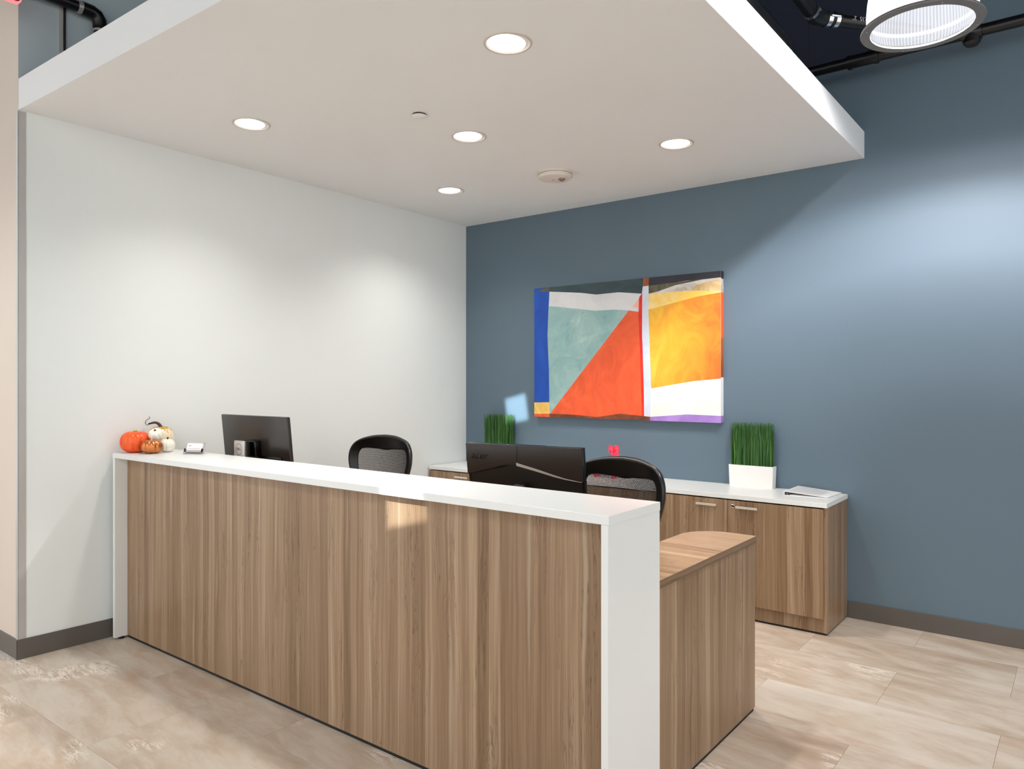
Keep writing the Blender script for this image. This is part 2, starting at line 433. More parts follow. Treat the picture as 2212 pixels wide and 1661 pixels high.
# lower worktop and return with a rounded inner corner
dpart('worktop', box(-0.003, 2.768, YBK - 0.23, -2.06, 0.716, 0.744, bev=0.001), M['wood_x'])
pts = [(3.044, -2.50), (3.044, -1.579), (2.93, -1.579)]
for k in range(9):
    a = PI / 2 + k / 8 * PI / 2
    pts.append((2.93 + 0.16 * math.cos(a), -1.739 + 0.16 * math.sin(a)))
pts += [(2.77, -1.9), (2.77, -2.50)]
for yy0, yy1 in ((-2.50, -1.86), (-1.859, -1.579)):
    q = [(x, min(max(y, yy0), yy1)) for x, y in pts]
    qq = [q[0]]
    for p in q[1:]:
        if (Vector(p) - Vector(qq[-1])).length > 1e-5: qq.append(p)
    if (Vector(qq[0]) - Vector(qq[-1])).length < 1e-5: qq.pop()
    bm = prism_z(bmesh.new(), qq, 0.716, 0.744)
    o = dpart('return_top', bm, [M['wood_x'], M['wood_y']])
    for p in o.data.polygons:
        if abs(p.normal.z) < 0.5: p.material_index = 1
dpart('return_panel', box(3.020, 3.040, -2.54, -1.583, 0.014, 0.7155, bev=0.0006), M['wood'])
dpart('return_end', box(2.86, 3.0195, -1.605, -1.585, 0.014, 0.7155, bev=0.0006), M['wood'])
dpart('return_plinth', box(3.0225, 3.036, -2.53, -1.59, 0.0, 0.0135), M['kick'])
dpart('support_panel', box(0.0, 0.02, -2.52, -2.09, 0.0, 0.7155), M['wood'])
dpart('support_panel', box(1.50, 1.52, -2.52, -2.09, 0.0, 0.7155), M['wood'])

# ================================================================== CREDENZA
CT = 0.734; YD = -0.432
top_lab = ('white credenza top slab under the grass planter and white papers', 'white credenza top slab in the wall corner, behind the wide dark monitor')
for (x0, x1), lab in zip(((1.9065, 3.032), (0.004, 1.906)), top_lab):
    tag(obj('credenza_top', box(x0, x1, -0.452, -0.002, CT - 0.026, CT, bev=0.0012), M['white_lam']), lab, 'countertop', 'credenza tops')
def cabinet(x0, x1, label, kind, nm):
    xm = (x0 + x1) / 2; t = thing(nm, label, 'cabinet', (xm, -0.22, 0), group='credenza cabinets')
    P = lambda n, b, m, parent=t, **k: obj(n, b, m, parent, shift=t.location, **k)
    for a in (x0, x1 - 0.02): P('side_panel', box(a, a + 0.02, -0.428, -0.01, 0.012, CT - 0.0265, bev=0.0006), M['wood'])
    P('back_panel', box(x0 + 0.02, x1 - 0.02, -0.03, -0.012, 0.012, CT - 0.0265), M['wood'])
    P('toe_panel', box(x0 + 0.0205, x1 - 0.0205, -0.424, -0.406, 0.012, 0.092), M['wood'])
    P('plinth', box(x0 + 0.01, x1 - 0.01, -0.42, -0.02, 0.0, 0.0118), M['kick'])
    def handle(par, hx, z):
        h = bmesh.new(); bx(h, hx - 0.064, hx + 0.064, -0.468, -0.459, z - 0.0065, z + 0.0065, bev=0.001)
        for s in (-0.05, 0.05): bx(h, hx + s - 0.004, hx + s + 0.004, -0.46, -0.4505, z - 0.004, z + 0.004)
        P('handle', h, M['silver'], par)
    if kind == 'doors':
        gx = 2.468 if x0 > 1.5 else xm
        for side, (a, b) in enumerate(((x0 + 0.002, gx - 0.001), (gx + 0.001, x1 - 0.018 if x0 > 1.5 else x1 - 0.002))):
            d = P('door', box(a, b, -0.4505, -0.4305, 0.094, CT - 0.034, bev=0.0008), M['wood'])
            handle(d, gx - 0.13 if side == 0 else gx + 0.118, 0.664)
            if side == 1:
                l = bmesh.new(); lathe_closed(l, [(0.0115, 0), (0.0115, 0.003), (0.008, 0.0045), (0.003, 0.0045)], 20)
                bmesh.ops.rotate(l, verts=l.verts, cent=(0, 0, 0), matrix=Matrix.Rotation(PI / 2, 3, 'X')); bmesh.ops.translate(l, verts=l.verts, vec=(gx + 0.033, -0.4505, 0.668))
                P('lock', l, M['chrome'], d, smooth=True)
    else:
        for z0, z1 in ((0.094, 0.392), (0.395, CT - 0.034)):
            d = P('drawer', box(x0 + 0.002, x1 - 0.002, -0.4505, -0.4305, z0, z1, bev=0.0008), M['wood'])
            handle(d, 0.352, z1 - 0.033)
    return t
cabinet(1.9135, 3.028, 'wood-grain cabinet with two doors and a lock under the papers end', 'doors', 'storage_cabinet')
cabinet(0.7155, 1.9125, 'wood-grain two-door cabinet seen through the mesh back of the chair', 'doors', 'storage_cabinet')
cabinet(0.006, 0.7145, 'wood-grain drawer cabinet against the white wall in the corner', 'drawers', 'drawer_cabinet')

# ================================================================== PAINTING
PX0, PX1, PZ0, PZ1, PYF = 0.749, 2.263, 1.133, 2.131, -0.045
pt = thing('wall_painting', 'abstract canvas painting of blue, orange, amber and white shapes on the blue wall', 'painting', ((PX0 + PX1) / 2, -0.02, PZ0))
AM = N('amber_paint'); co = AM.coord(); sp = AM.n('ShaderNodeSeparateXYZ', {0: co}).outputs
tt = AM.math('ADD', AM.math('MULTIPLY_ADD', sp[0], 0.78, -0.13), AM.math('MULTIPLY', AM.noise(AM.mapping(co, scale=(1.3, 1, 0.9)), 4.0, 6, 0.62, 1.6), 0.62))
AM.set(base_color=AM.ramp(tt, [(0.22, lin(250, 205, 78)), (0.42, lin(238, 178, 48)), (0.60, lin(232, 150, 40)), (0.78, lin(224, 116, 36)), (0.97, lin(196, 88, 44))]), roughness=0.5)
ART = {'blue': paint('ultramarine_paint', (8, 66, 160), (18, 82, 184), 5, (1, 1, .5)), 'sand': paint('sand_paint', (226, 182, 84), (248, 208, 120), 6),
 'orangered': paint('orange_red_paint', (214, 78, 34), (240, 96, 50), 5, (1.2, 1, .7), third=(250, 130, 84)),
 'aqua': paint('aqua_paint', (124, 166, 168), (158, 190, 186), 5, (1, 1, 1), third=(188, 206, 200)), 'whitecool': paint('cool_white_paint', (208, 210, 214), (222, 222, 224), 4),
 'teal': paint('dark_teal_paint', (34, 56, 64), (56, 76, 82), 6, (.6, 1, 1)), 'pink': paint('pink_paint', (240, 160, 140), (250, 190, 172), 6), 'red': paint('red_paint', (206, 22, 16), (228, 46, 28), 7),
 'paleblue': paint('pale_blue_paint', (196, 208, 226), (216, 222, 234), 4), 'rust': paint('rust_paint', (120, 58, 26), (176, 96, 52), 10, (3, 1, .5)), 'navy': paint('navy_paint', (26, 28, 40), (42, 42, 54), 6),
 'cloud': paint('cloud_paint', (160, 152, 140), (224, 218, 212), 7, (.6, 1, 1.6)), 'olive': paint('olive_paint', (62, 60, 40), (104, 98, 74), 9), 'tan': paint('tan_paint', (178, 132, 60), (220, 196, 150), 8, (.6, 1, 1.2)),
 'paleyellow': paint('pale_yellow_paint', (250, 236, 196), (248, 204, 90), 3.2, (.6, 1, 1)), 'amber': AM.m, 'white': paint('white_paint', (236, 232, 230), (246, 244, 243), 3), 'cream': paint('cream_white_paint', (228, 221, 213), (240, 235, 231), 3),
 'purple': paint('purple_paint', (136, 94, 180), (172, 136, 208), 7, (.5, 1, 1)), 'brown': paint('brown_paint', (78, 38, 22), (140, 72, 40), 8, (.5, 1, 1))}
POLY = [('blue', [(0.0, 1.0), (0.098, 1.0), (0.095, 0.96), (0.083, 0.627), (0.092, 0.369), (0.095, 0.114), (0.0, 0.11)]),
('sand', [(0.0, 0.11), (0.096, 0.114), (0.096, 0.025), (0.0, 0.019)]), ('orangered', [(0.0, 0.021), (0.097, 0.027), (0.097, 0.0), (0.0, 0.0)]),
('aqua', [(0.093, 0.862), (0.367, 0.799), (0.478, 0.797), (0.556, 0.784), (0.104, 0.019), (0.096, 0.019), (0.092, 0.369), (0.083, 0.627)]),
('whitecool', [(0.095, 0.969), (0.283, 0.942), (0.373, 0.919), (0.495, 0.921), (0.622, 0.897), (0.603, 0.766), (0.55, 0.78), (0.478, 0.793), (0.367, 0.795), (0.093, 0.856)]),
('teal', [(0.097, 1.0), (0.629, 1.0), (0.619, 0.892), (0.495, 0.916), (0.373, 0.913), (0.283, 0.936), (0.095, 0.966)]),
('orangered', [(0.55, 0.78), (0.603, 0.766), (0.609, 0.668), (0.624, 0.023), (0.505, 0.04), (0.376, 0.01), (0.253, 0.021), (0.099, 0.025)]),
('pink', [(0.616, 0.882), (0.606, 0.792), (0.569, 0.802)]),
('red', [(0.619, 0.894), (0.622, 0.885), (0.621, 0.589), (0.633, 0.022), (0.619, 0.026), (0.609, 0.511), (0.601, 0.747), (0.605, 0.868)]),
('paleblue', [(0.624, 0.948), (0.655, 0.947), (0.654, 0.782), (0.666, 0.431), (0.664, 0.024), (0.631, 0.022), (0.627, 0.432), (0.62, 0.589), (0.621, 0.886)]),
('rust', [(0.627, 1.0), (0.656, 1.0), (0.654, 0.944), (0.624, 0.942)]), ('navy', [(0.655, 1.0), (1.0, 1.0), (1.0, 0.951), (0.839, 0.955), (0.654, 0.938)]),
('cloud', [(0.654, 0.884), (0.704, 0.904), (0.786, 0.934), (0.891, 0.952), (1.0, 0.957), (1.0, 0.861), (0.839, 0.884), (0.731, 0.884), (0.654, 0.881)]),
('olive', [(0.654, 0.944), (0.943, 0.958), (0.786, 0.931), (0.704, 0.899), (0.654, 0.887)]), ('tan', [(0.861, 0.889), (0.892, 0.923), (1.0, 0.951), (1.0, 0.861)]),
('paleyellow', [(0.654, 0.886), (0.731, 0.887), (0.839, 0.888), (1.0, 0.865), (1.0, 0.832), (0.892, 0.838), (0.787, 0.81), (0.676, 0.778), (0.653, 0.774)]),
('amber', [(0.653, 0.778), (0.676, 0.782), (0.787, 0.813), (0.892, 0.842), (1.0, 0.859), (1.0, 0.289), (0.871, 0.271), (0.736, 0.238), (0.667, 0.222), (0.662, 0.432)]),
('white', [(0.666, 0.225), (0.736, 0.242), (0.871, 0.275), (1.0, 0.292), (1.0, 0.046), (0.846, 0.048), (0.662, 0.023)]),
('cream', [(0.665, 0.119), (0.791, 0.138), (0.899, 0.148), (1.0, 0.145), (1.0, 0.046), (0.846, 0.048), (0.662, 0.023)]),
('purple', [(0.661, 0.026), (0.846, 0.051), (1.0, 0.047), (1.0, 0.0), (0.661, 0.0)]),
('brown', [(0.097, 0.026), (0.253, 0.024), (0.376, 0.012), (0.505, 0.042), (0.662, 0.027), (0.661, 0.0), (0.097, 0.0)]), ('olive', [(0.013, 0.977), (0.062, 0.994), (0.098, 0.998), (0.096, 0.966)])]
keys = list(ART)
obj('canvas', box(PX0, PX1, PYF, -0.002, PZ0, PZ1, bev=0.001), ART['white'], pt, shift=pt.location)
bm = bmesh.new()
for i, (nm, pl) in enumerate(POLY):
    f = bm.faces.new([bm.verts.new((PX0 + u * (PX1 - PX0), PYF - 0.0003 - 0.00012 * i, PZ0 + v * (PZ1 - PZ0))) for u, v in pl]); f.material_index = keys.index(nm)
side = [('navy', 0.951, 1.0), ('cloud', 0.861, 0.951), ('orangered', 0.56, 0.861), ('rust', 0.30, 0.56), ('white', 0.047, 0.30), ('purple', 0.0, 0.047)]
for nm, a, b in side:
    f = bm.faces.new([bm.verts.new((PX1 + 0.0004, y, PZ0 + v * (PZ1 - PZ0))) for y, v in ((PYF, a), (-0.002, a), (-0.002, b), (PYF, b))]); f.material_index = keys.index(nm)
for f in bm.faces: f.normal_update()
me = bpy.data.meshes.new('painted_surface'); bmesh.ops.translate(bm, verts=bm.verts, vec=-pt.location); bm.to_mesh(me); bm.free()
for k in keys: me.materials.append(ART[k])
o = bpy.data.objects.new('painted_surface', me); C.objects.link(o); o.parent = pt

# ================================================================== CEILING FITTINGS
def downlight(x, y, label):
    z = zsoff(x, y); t = thing('recessed_downlight', label, 'downlight', (x, y, z), group='recessed downlights in the dropped ceiling')
    bm = bmesh.new(); lathe(bm, [(0.080, 0.012), (0.080, -0.001), (0.086, -0.006), (0.095, -0.005), (0.0975, 0.0), (0.0975, 0.006)], 48)
    obj('trim_ring', bm, M['trimring'], t, smooth=True)
    bm = bmesh.new(); r = lathe(bm, [(0.0805, 0.0), (0.05, -0.0025), (0.0, -0.003)], 40); bmesh.ops.remove_doubles(bm, verts=bm.verts, dist=1e-5)
    obj('lens', bm, M['lens'], t, smooth=True)
    lamp('downlight_beam', (0, 0, -0.02), 35, WARM, size=math.radians(134), blend=0.9, radius=0.05, parent=t)
for x, y, lab in ((2.38, -2.45, 'large round downlight over the open end of the counter, alone in front'),
                  (0.715, -2.499, 'round downlight above the pumpkins, close to the white wall'),
                  (1.518, -1.695, 'round downlight in the middle of the group, beside the small flat cover'),
                  (2.366, -0.928, 'round downlight above the painting, next to the soffit edge'),
                  (0.663, -0.916, 'smallest-looking round downlight, deep in the corner of both walls')):
    downlight(x, y, lab)
x, y = 1.533, -2.087
t = thing('sprinkler_cover', 'small flat white sprinkler cover disc on the ceiling', 'sprinkler cover', (x, y, zsoff(x, y)))
bm = bmesh.new(); lathe_closed(bm, [(0.036, -0.010), (0.0375, -0.009), (0.0375, -0.0075)], 36); obj('plate', bm, M['ceil'], t, smooth=True)
bm = bmesh.new(); lathe_closed(bm, [(0.034, -0.0075), (0.034, 0.004)], 36); obj('collar', bm, M['darkmetal'], t, smooth=True)
x, y = 1.501, -0.851
t = thing('occupancy_sensor', 'round ceiling occupancy sensor with a small clear dome', 'sensor', (x, y, zsoff(x, y)))
bm = bmesh.new(); lathe_closed(bm, [(0.085, -0.044), (0.101, -0.040), (0.107, -0.028), (0.107, -0.020)], 48); obj('housing', bm, M['sensor'], t, smooth=True)
bm = bmesh.new(); lathe_closed(bm, [(0.099, -0.020), (0.099, -0.015), (0.107, -0.014), (0.107, 0.004)], 48); obj('base_ring', bm, M['sensor'], t, smooth=True)
bm = bmesh.new(); lathe_closed(bm, [(0.004, -0.062), (0.013, -0.058), (0.021, -0.050), (0.024, -0.043)], 24, (0.045, 0.005, 0)); obj('dome', bm, M['acrylic'], t, smooth=True)
bm = bmesh.new(); lathe_closed(bm, [(0.0255, -0.046), (0.0275, -0.0435)], 24, (0.045, 0.005, 0)); obj('dome_collar', bm, M['silver'], t, smooth=True)
obj('slot', box(-0.02, -0.008, -0.004, 0.0, -0.0452, -0.0435), M['ink'], t)
obj('label_chip', box(0.075, 0.09, 0.05, 0.058, -0.036, -0.028), M['ink'], t)

# pendant lamp
pen = thing('pendant_lamp', 'bright ribbed acrylic bell pendant lamp with grey rim near the blue wall', 'pendant lamp', (3.647, -1.445, 2.79))
bm = bmesh.new(); lathe(bm, [(0.181, 0.004), (0.181, -0.004), (0.215, -0.004), (0.217, 0.0), (0.215, 0.006), (0.181, 0.006)], 64); obj('rim', bm, M['rimgrey'], pen, smooth=True)
for k in range(4):
    a = 0.5 + k * PI / 2; bm = bmesh.new(); lathe_closed(bm, [(0.003, -0.006), (0.003, -0.003)], 8, (0.2 * math.cos(a), 0.2 * math.sin(a), 0)); obj('screw', bm, M['chrome'], pen)
g = N('lit_prismatic_acrylic'); g.t.nodes.remove(g.b); co = g.coord()
sp = g.n('ShaderNodeSeparateXYZ', {0: co}).outputs; ang = g.math('ARCTAN2', sp[1], sp[0])
rib = g.math('SINE', g.math('MULTIPLY', ang, 96.0)); rib = g.math('MULTIPLY_ADD', rib, 0.5, 0.5)
nz = g.noise(g.mapping(co, scale=(9, 9, 2)), 1.0, 2)
band = g.math('SUBTRACT', 1.0, g.smooth(g.math('ABSOLUTE', g.math('SUBTRACT', sp[2], 0.055)), 0.0, 0.012))
st = g.math('ADD', g.math('MULTIPLY_ADD', rib, 0.20, 0.36), g.math('ADD', g.math('MULTIPLY', nz, 0.22), g.math('MULTIPLY', band, 0.4)))
geo = g.n('ShaderNodeNewGeometry').outputs['Backfacing']
em = g.n('ShaderNodeEmission', {0: (0.93, 0.94, 1.0, 1), 1: st})
tr = g.n('ShaderNodeBsdfTransparent', {0: (0.62, 0.63, 0.65, 1)})
g.link(g.n('ShaderNodeAddShader', {0: em.outputs[0], 1: tr.outputs[0]}).outputs[0], g.out.inputs[0])
bm = bmesh.new(); lathe(bm, [(0.186, 0.006), (0.192, 0.03), (0.194, 0.07), (0.190, 0.12), (0.180, 0.18), (0.163, 0.24), (0.138, 0.30), (0.105, 0.35), (0.075, 0.375)], 192, ripple=0.006, nr=96); obj('bell', bm, g.m, pen, smooth='all')
bm = bmesh.new(); lathe_closed(bm, [(0.078, 0.37), (0.082, 0.375), (0.082, 0.55), (0.06, 0.60), (0.02, 0.62), (0.012, 0.64)], 32); obj('housing', bm, M['rimgrey'], pen, smooth=True)
obj('hanger_rod', tube(bmesh.new(), [(0, 0, 0.63), (0, 0, ZTOP - 2.79)], 0.008, 10), M['darkmetal'], pen)
pb = lamp('pendant_bulb', (0, 0, 0.30), 360, COOL, size=math.radians(156), blend=0.15, radius=0.05, parent=pen)
pb.data.use_nodes = True                       # batwing distribution of the prismatic bell
nt = pb.data.node_tree; em_ = [n_ for n_ in nt.nodes if n_.type == 'EMISSION'][0]
ge = nt.nodes.new('ShaderNodeNewGeometry'); se = nt.nodes.new('ShaderNodeSeparateXYZ'); nt.links.new(ge.outputs['Incoming'], se.inputs[0])
ab = nt.nodes.new('ShaderNodeMath'); ab.operation = 'ABSOLUTE'; nt.links.new(se.outputs[2], ab.inputs[0])
cr = nt.nodes.new('ShaderNodeValToRGB'); nt.links.new(ab.outputs[0], cr.inputs[0])
st_ = [(0.22, 0.02), (0.36, 0.16), (0.46, 0.75), (0.56, 1.0), (0.68, 0.62), (0.80, 0.34), (1.0, 0.26)]
while len(cr.color_ramp.elements) < len(st_): cr.color_ramp.elements.new(0.5)
for e_, (p_, v_) in zip(cr.color_ramp.elements, st_): e_.position = p_; e_.color = (v_, v_, v_, 1)
nt.links.new(cr.outputs[0], em_.inputs['Strength'])

# ================================================================== PIPES
def pipe_thing(name, label, loc): return thing(name, label, 'pipe', loc)
p = pipe_thing('iron_pipe', 'black iron pipe running along the top of the blue wall', (3.2, -0.2, 3.222))
obj('run', tube(bmesh.new(), [(-1.0, 0, 0), (4.2, 0, 0)], 0.030, 20), M['pipe'], p, smooth=True)
bm = bmesh.new(); tube(bm, [(-0.12, 0, 0), (-0.10, 0, 0)], 0.040, 20); tube(bm, [(-0.10, 0, 0), (0.02, 0, 0)], 0.036, 20); tube(bm, [(0.02, 0, 0), (0.04, 0, 0)], 0.040, 20)
obj('coupling', bm, M['pipe'], p, smooth=True)
bm = bmesh.new(); tube(bm, [(0.44, 0, 0.0), (0.53, 0, 0.0)], 0.042, 20); tube(bm, [(0.485, 0, 0.0), (0.485, 0, -0.055), (0.485, 0, -0.068)], [0.040, 0.040, 0.028], 18)
obj('tee', bm, M['pipe'], p, smooth=True)
obj('hanger_strut', box(-0.012, 0.012, -0.012, 0.012, 0.02, ZTOP - 3.222), M['pipe'], p)
obj('support_wire', tube(bmesh.new(), [(-0.335, 0, 0.0), (-0.335, 0, ZTOP - 3.222)], 0.002, 6), M['darkmetal'], p)

p = pipe_thing('drain_pipe', 'black drain pipe with steel clamp bands and pale printing beside the pendant lamp', (3.09, -0.87, 3.22))
obj('run', tube(bmesh.new(), [(0, -3.2, 0), (0, -0.06, 0)], 0.034, 20), M['pipe'], p, smooth=True)
d = Vector((0.168, 0.211, 0)).normalized()
bm = bmesh.new(); tube(bm, [Vector((0, -0.07, 0)), Vector((0, -0.02, 0)), d * 0.03 + Vector((0, -0.005, 0)), d * 0.05], [0.040, 0.041, 0.040, 0.037], 20); obj('elbow', bm, M['pipe'], p, smooth=True)
obj('branch', tube(bmesh.new(), [d * 0.04, d * 0.72], 0.030, 20), M['pipe'], p, smooth=True)
for nm, c0, c1 in (('clamp_sleeve', Vector((0, -0.10, 0)), Vector((0, -0.055, 0))), ('clamp_sleeve', d * 0.045, d * 0.13)):
    s = obj(nm, tube(bmesh.new(), [c0, c1], 0.038, 20), M['rubber'], p, smooth=True)
    ax = (c1 - c0); L = ax.length; ax.normalize()
    for f0, f1 in (((0.12, 0.38), (0.62, 0.88)) if L > 0.05 else ((0.2, 0.8),)):
        b = bmesh.new(); tube(b, [c0 + ax * L * f0, c0 + ax * L * f1], 0.0395, 20); obj('band', b, M['chrome'], s, smooth=True)
    sc = bmesh.new(); pc = c0 + ax * L * 0.5 + Vector((ax.y, -ax.x, 0)) * 0.04
    tube(sc, [pc - ax * L * 0.3, pc + ax * L * 0.3], 0.006, 8); obj('screw', sc, M['chrome'], s)
bm = text_bm('24 17:35  2"', 0.030, extrude=0.0003)
bmesh.ops.rotate(bm, verts=bm.verts, cent=(0, 0, 0), matrix=Matrix.Rotation(PI / 2, 3, 'X'))      # upright, faces -y
bmesh.ops.rotate(bm, verts=bm.verts, cent=(0, 0, 0), matrix=Matrix.Rotation(PI, 3, 'Y'))           # printed upside down
bmesh.ops.translate(bm, verts=bm.verts, vec=(0.335, -0.0308, 0.006))
bmesh.ops.rotate(bm, verts=bm.verts, cent=(0, 0, 0), matrix=Matrix.Rotation(math.atan2(d.y, d.x), 3, 'Z'))
obj('printing', bm, M['paleink'], p)

p = pipe_thing('drain_pipe', 'dark pipe lying just behind the top of the ceiling slab edge', (3.015, -1.6, 3.0))
obj('run', tube(bmesh.new(), [(0, -2.0, 0), (0, 0.36, 0), (0.0, 0.42, -0.02), (0.0, 0.45, -0.07)], 0.05, 20), M['pipe'], p, smooth=True)
for yy in (-0.32, -0.12):
    b = bmesh.new(); tube(b, [(0, yy, 0), (0, yy + 0.03, 0)], 0.0525, 20); obj('band', b, M['darkmetal'], p, smooth=True)

p = pipe_thing('iron_pipe', 'black pipe with an elbow above the dropped ceiling, by the grey upper wall', (-0.045, -2.99, 3.383))
obj('run', tube(bmesh.new(), [(0, -0.9, 0), (0, -0.02, 0)], 0.029, 18), M['pipe'], p, smooth=True)
bm = bmesh.new(); tube(bm, [(0, -0.03, 0), (0, 0.02, -0.002), (0, 0.045, -0.012), (0, 0.06, -0.035), (0, 0.063, -0.07)], 0.036, 18); obj('elbow', bm, M['pipe'], p, smooth=True)
bm = bmesh.new(); tube(bm, [(0, -0.052, 0), (0, -0.03, 0)], 0.0335, 18); obj('collar', bm, M['standsilver'], p, smooth=True)
obj('drop', tube(bmesh.new(), [(0, 0.063, -0.065), (0, 0.063, -0.43)], 0.029, 18), M['pipe'], p, smooth=True)
bm = bmesh.new(); tube(bm, [(0, 0.063, -0.085), (0, 0.063, -0.095)], 0.034, 18); obj('collar', bm, M['standsilver'], p, smooth=True)
p = thing('wall_conduit', 'thin dark vertical conduit on the grey upper wall above the ceiling', 'conduit', (-0.085, -3.09, 2.93))
obj('tube', tube(bmesh.new(), [(0, 0.003, -0.12), (0, 0.003, 1.37)], 0.0055, 10), M['pipe'], p); obj('channel', box(-0.010, -0.004, -0.022, -0.004, -0.12, 1.37), M['guard'], p)

sg = thing('illuminated_sign', 'red illuminated sign with a glowing rounded edge, hanging beside the beige wall', 'sign', (0.10, -3.512, 3.219))
def rrect(x0, x1, z0, z1, r, n=5):
    out = []
    for cx, cz, a0 in ((x1 - r, z1 - r, 0), (x0 + r, z1 - r, PI / 2), (x0 + r, z0 + r, PI), (x1 - r, z0 + r, 1.5 * PI)):
        for k in range(n + 1):
            a = a0 + k / n * PI / 2; out.append((cx + r * math.cos(a), cz + r * math.sin(a)))
    return out
RZ = Matrix.Rotation(PI / 2, 3, 'Z')
bm = prism(bmesh.new(), rrect(-0.16, 0.16, 0.0, 0.2, 0.02), -0.012, 0.012); bmesh.ops.rotate(bm, verts=bm.verts, cent=(0, 0, 0), matrix=RZ); obj('edge_panel', bm, M['signglow'], sg)
bm = prism(bmesh.new(), rrect(-0.153, 0.153, 0.007, 0.193, 0.016), -0.016, 0.016); bmesh.ops.rotate(bm, verts=bm.verts, cent=(0, 0, 0), matrix=RZ); obj('face', bm, M['signred'], sg)
bm = bmesh.new(); tube(bm, [(0, -0.1, 0.195), (0, -0.1, ZTOP - 3.219)], 0.006, 8); obj('hanger_rod', bm, M['darkmetal'], sg)
bm = bmesh.new(); tube(bm, [(0, 0.1, 0.195), (0, 0.1, ZTOP - 3.219)], 0.006, 8); obj('hanger_rod', bm, M['darkmetal'], sg)

# ================================================================== MONITORS
def slanted(bm, tilt, zpiv):
    bmesh.ops.rotate(bm, verts=bm.verts, cent=(0, 0, zpiv), matrix=Matrix.Rotation(tilt, 3, 'X')); return bm
# thin-bezel monitor on a silver stand (local: x along the screen, back towards -y)
mon = thing('computer_monitor', 'slim dark monitor with a silver stand and round logo, by the pumpkins', 'monitor', (0.573, -2.36, 0.744))
TILT = math.radians(5.8); ZT = 1.218 - 0.744; Hm = 0.365
def dl(bm): bmesh.ops.rotate(bm, verts=bm.verts, cent=(0, -0.04, ZT), matrix=Matrix.Rotation(TILT, 3, 'X')); return bm
obj('back_shell', dl(box(-0.309, 0.309, -0.044, -0.024, ZT - Hm, ZT, bev=0.003)), M['moncase'], mon, smooth=True)
obj('screen', dl(box(-0.305, 0.305, -0.0245, -0.020, ZT - Hm + 0.004, ZT - 0.004)), M['blackgloss'], mon)
obj('rear_housing', dl(box(-0.20, 0.24, -0.058, -0.0435, ZT - Hm + 0.005, ZT - 0.215, bev=0.006)), M['blackgloss'], mon, smooth=True)
obj('arm_mount', dl(box(-0.045, 0.06, -0.085, -0.05, ZT - 0.215, ZT - 0.13, bev=0.006)), M['blackgloss'], mon, smooth=True)
stn = obj('stand', box(-0.046, 0.046, -0.125, -0.112, 0.006, ZT - 0.131, bev=0.003), M['standsilver'], mon, smooth=True)
obj('stand_core', box(-0.036, 0.046, -0.113, -0.085, 0.006, ZT - 0.136, bev=0.004), M['black'], mon, smooth=True)
obj('stand_base', box(-0.12, 0.12, -0.135, 0.05, 0.0, 0.008, bev=0.003), M['standsilver'], mon, smooth=True)
bm = bmesh.new(); n = 40; rings = []
for r, y in ((0.0305, -0.1252), (0.0285, -0.1252), (0.0285, -0.1258), (0.0305, -0.1258)):
    rings.append([bm.verts.new((r * math.cos(2 * PI * k / n), y, ZT - 0.176 + r * math.sin(2 * PI * k / n))) for k in range(n)])
for a, b in ((0, 1), (1, 2), (2, 3), (3, 0)):
    for k in range(n): bm.faces.new((rings[a][k], rings[a][(k + 1) % n], rings[b][(k + 1) % n], rings[b][k]))
obj('logo_ring', bm, M['ink'], stn)
bm = text_bm('DELL', 0.0195, align='CENTER'); bmesh.ops.rotate(bm, verts=bm.verts, cent=(0, 0, 0), matrix=Matrix.Rotation(PI / 2, 3, 'X')); bmesh.ops.translate(bm, verts=bm.verts, vec=(0, -0.1255, ZT - 0.176)); obj('logo_text', bm, M['ink'], stn)

# wide monitor with a chevron back
MW = 0.561
mon = thing('computer_monitor', 'wide dark monitor with a chevron back and pale strip, in front of the mesh chair', 'monitor', (2.2845, -2.215, 0.744), math.atan2(0.07, 0.557))
ZT = 1.134 - 0.744; Hm = 0.335; Wh = MW / 2; TILT = math.radians(6.6)
def al(bm): bmesh.ops.rotate(bm, verts=bm.verts, cent=(0, -0.03, ZT), matrix=Matrix.Rotation(TILT, 3, 'X')); return bm
obj('back_shell', al(box(-Wh, Wh, -0.020, 0.002, ZT - Hm, ZT, bev=0.002)), M['blackgloss'], mon, smooth=True)
obj('screen', al(box(-Wh + 0.004, Wh - 0.004, 0.0015, 0.005, ZT - Hm + 0.012, ZT - 0.004)), M['blackgloss'], mon)
U = lambda u, dz: (-Wh + u * MW, ZT - dz)
ap = (0.452, 0.070); curve = [(0.985, 0.137), (0.86, 0.127), (0.76, 0.114), (0.62, 0.094), ap]
bm = bmesh.new()
left = [U(0.006, 0.0), U(0.47, 0.0), U(*ap), U(0.035, 0.131), U(0.006, 0.131)]
right = [U(0.47, 0.0), U(0.994, 0.0), U(0.994, 0.137)] + [U(*c) for c in curve]
prism(bm, left, -0.034, -0.0195)
obj('chevron_panel', al(bm), M['moncase'], mon, smooth=True)
bm = bmesh.new(); prism(bm, right, -0.032, -0.0195)
for v in bm.verts:
    if v.co.y < -0.03: v.co.y += 0.004 * min(1, max(0, (v.co.x - U(0.46, 0)[0]) / 0.3))
obj('chevron_panel', al(bm), M['moncase'], mon, smooth=True)
lowpts = [U(0.035, 0.134), U(ap[0], ap[1] + 0.012)] + [U(0.62, 0.106), U(0.76, 0.126), U(0.86, 0.139), U(0.985, 0.146), U(0.985, 0.29), U(0.035, 0.29)]
obj('lower_panel', al(prism(bmesh.new(), lowpts, -0.026, -0.0195)), M['black'], mon, smooth=True)
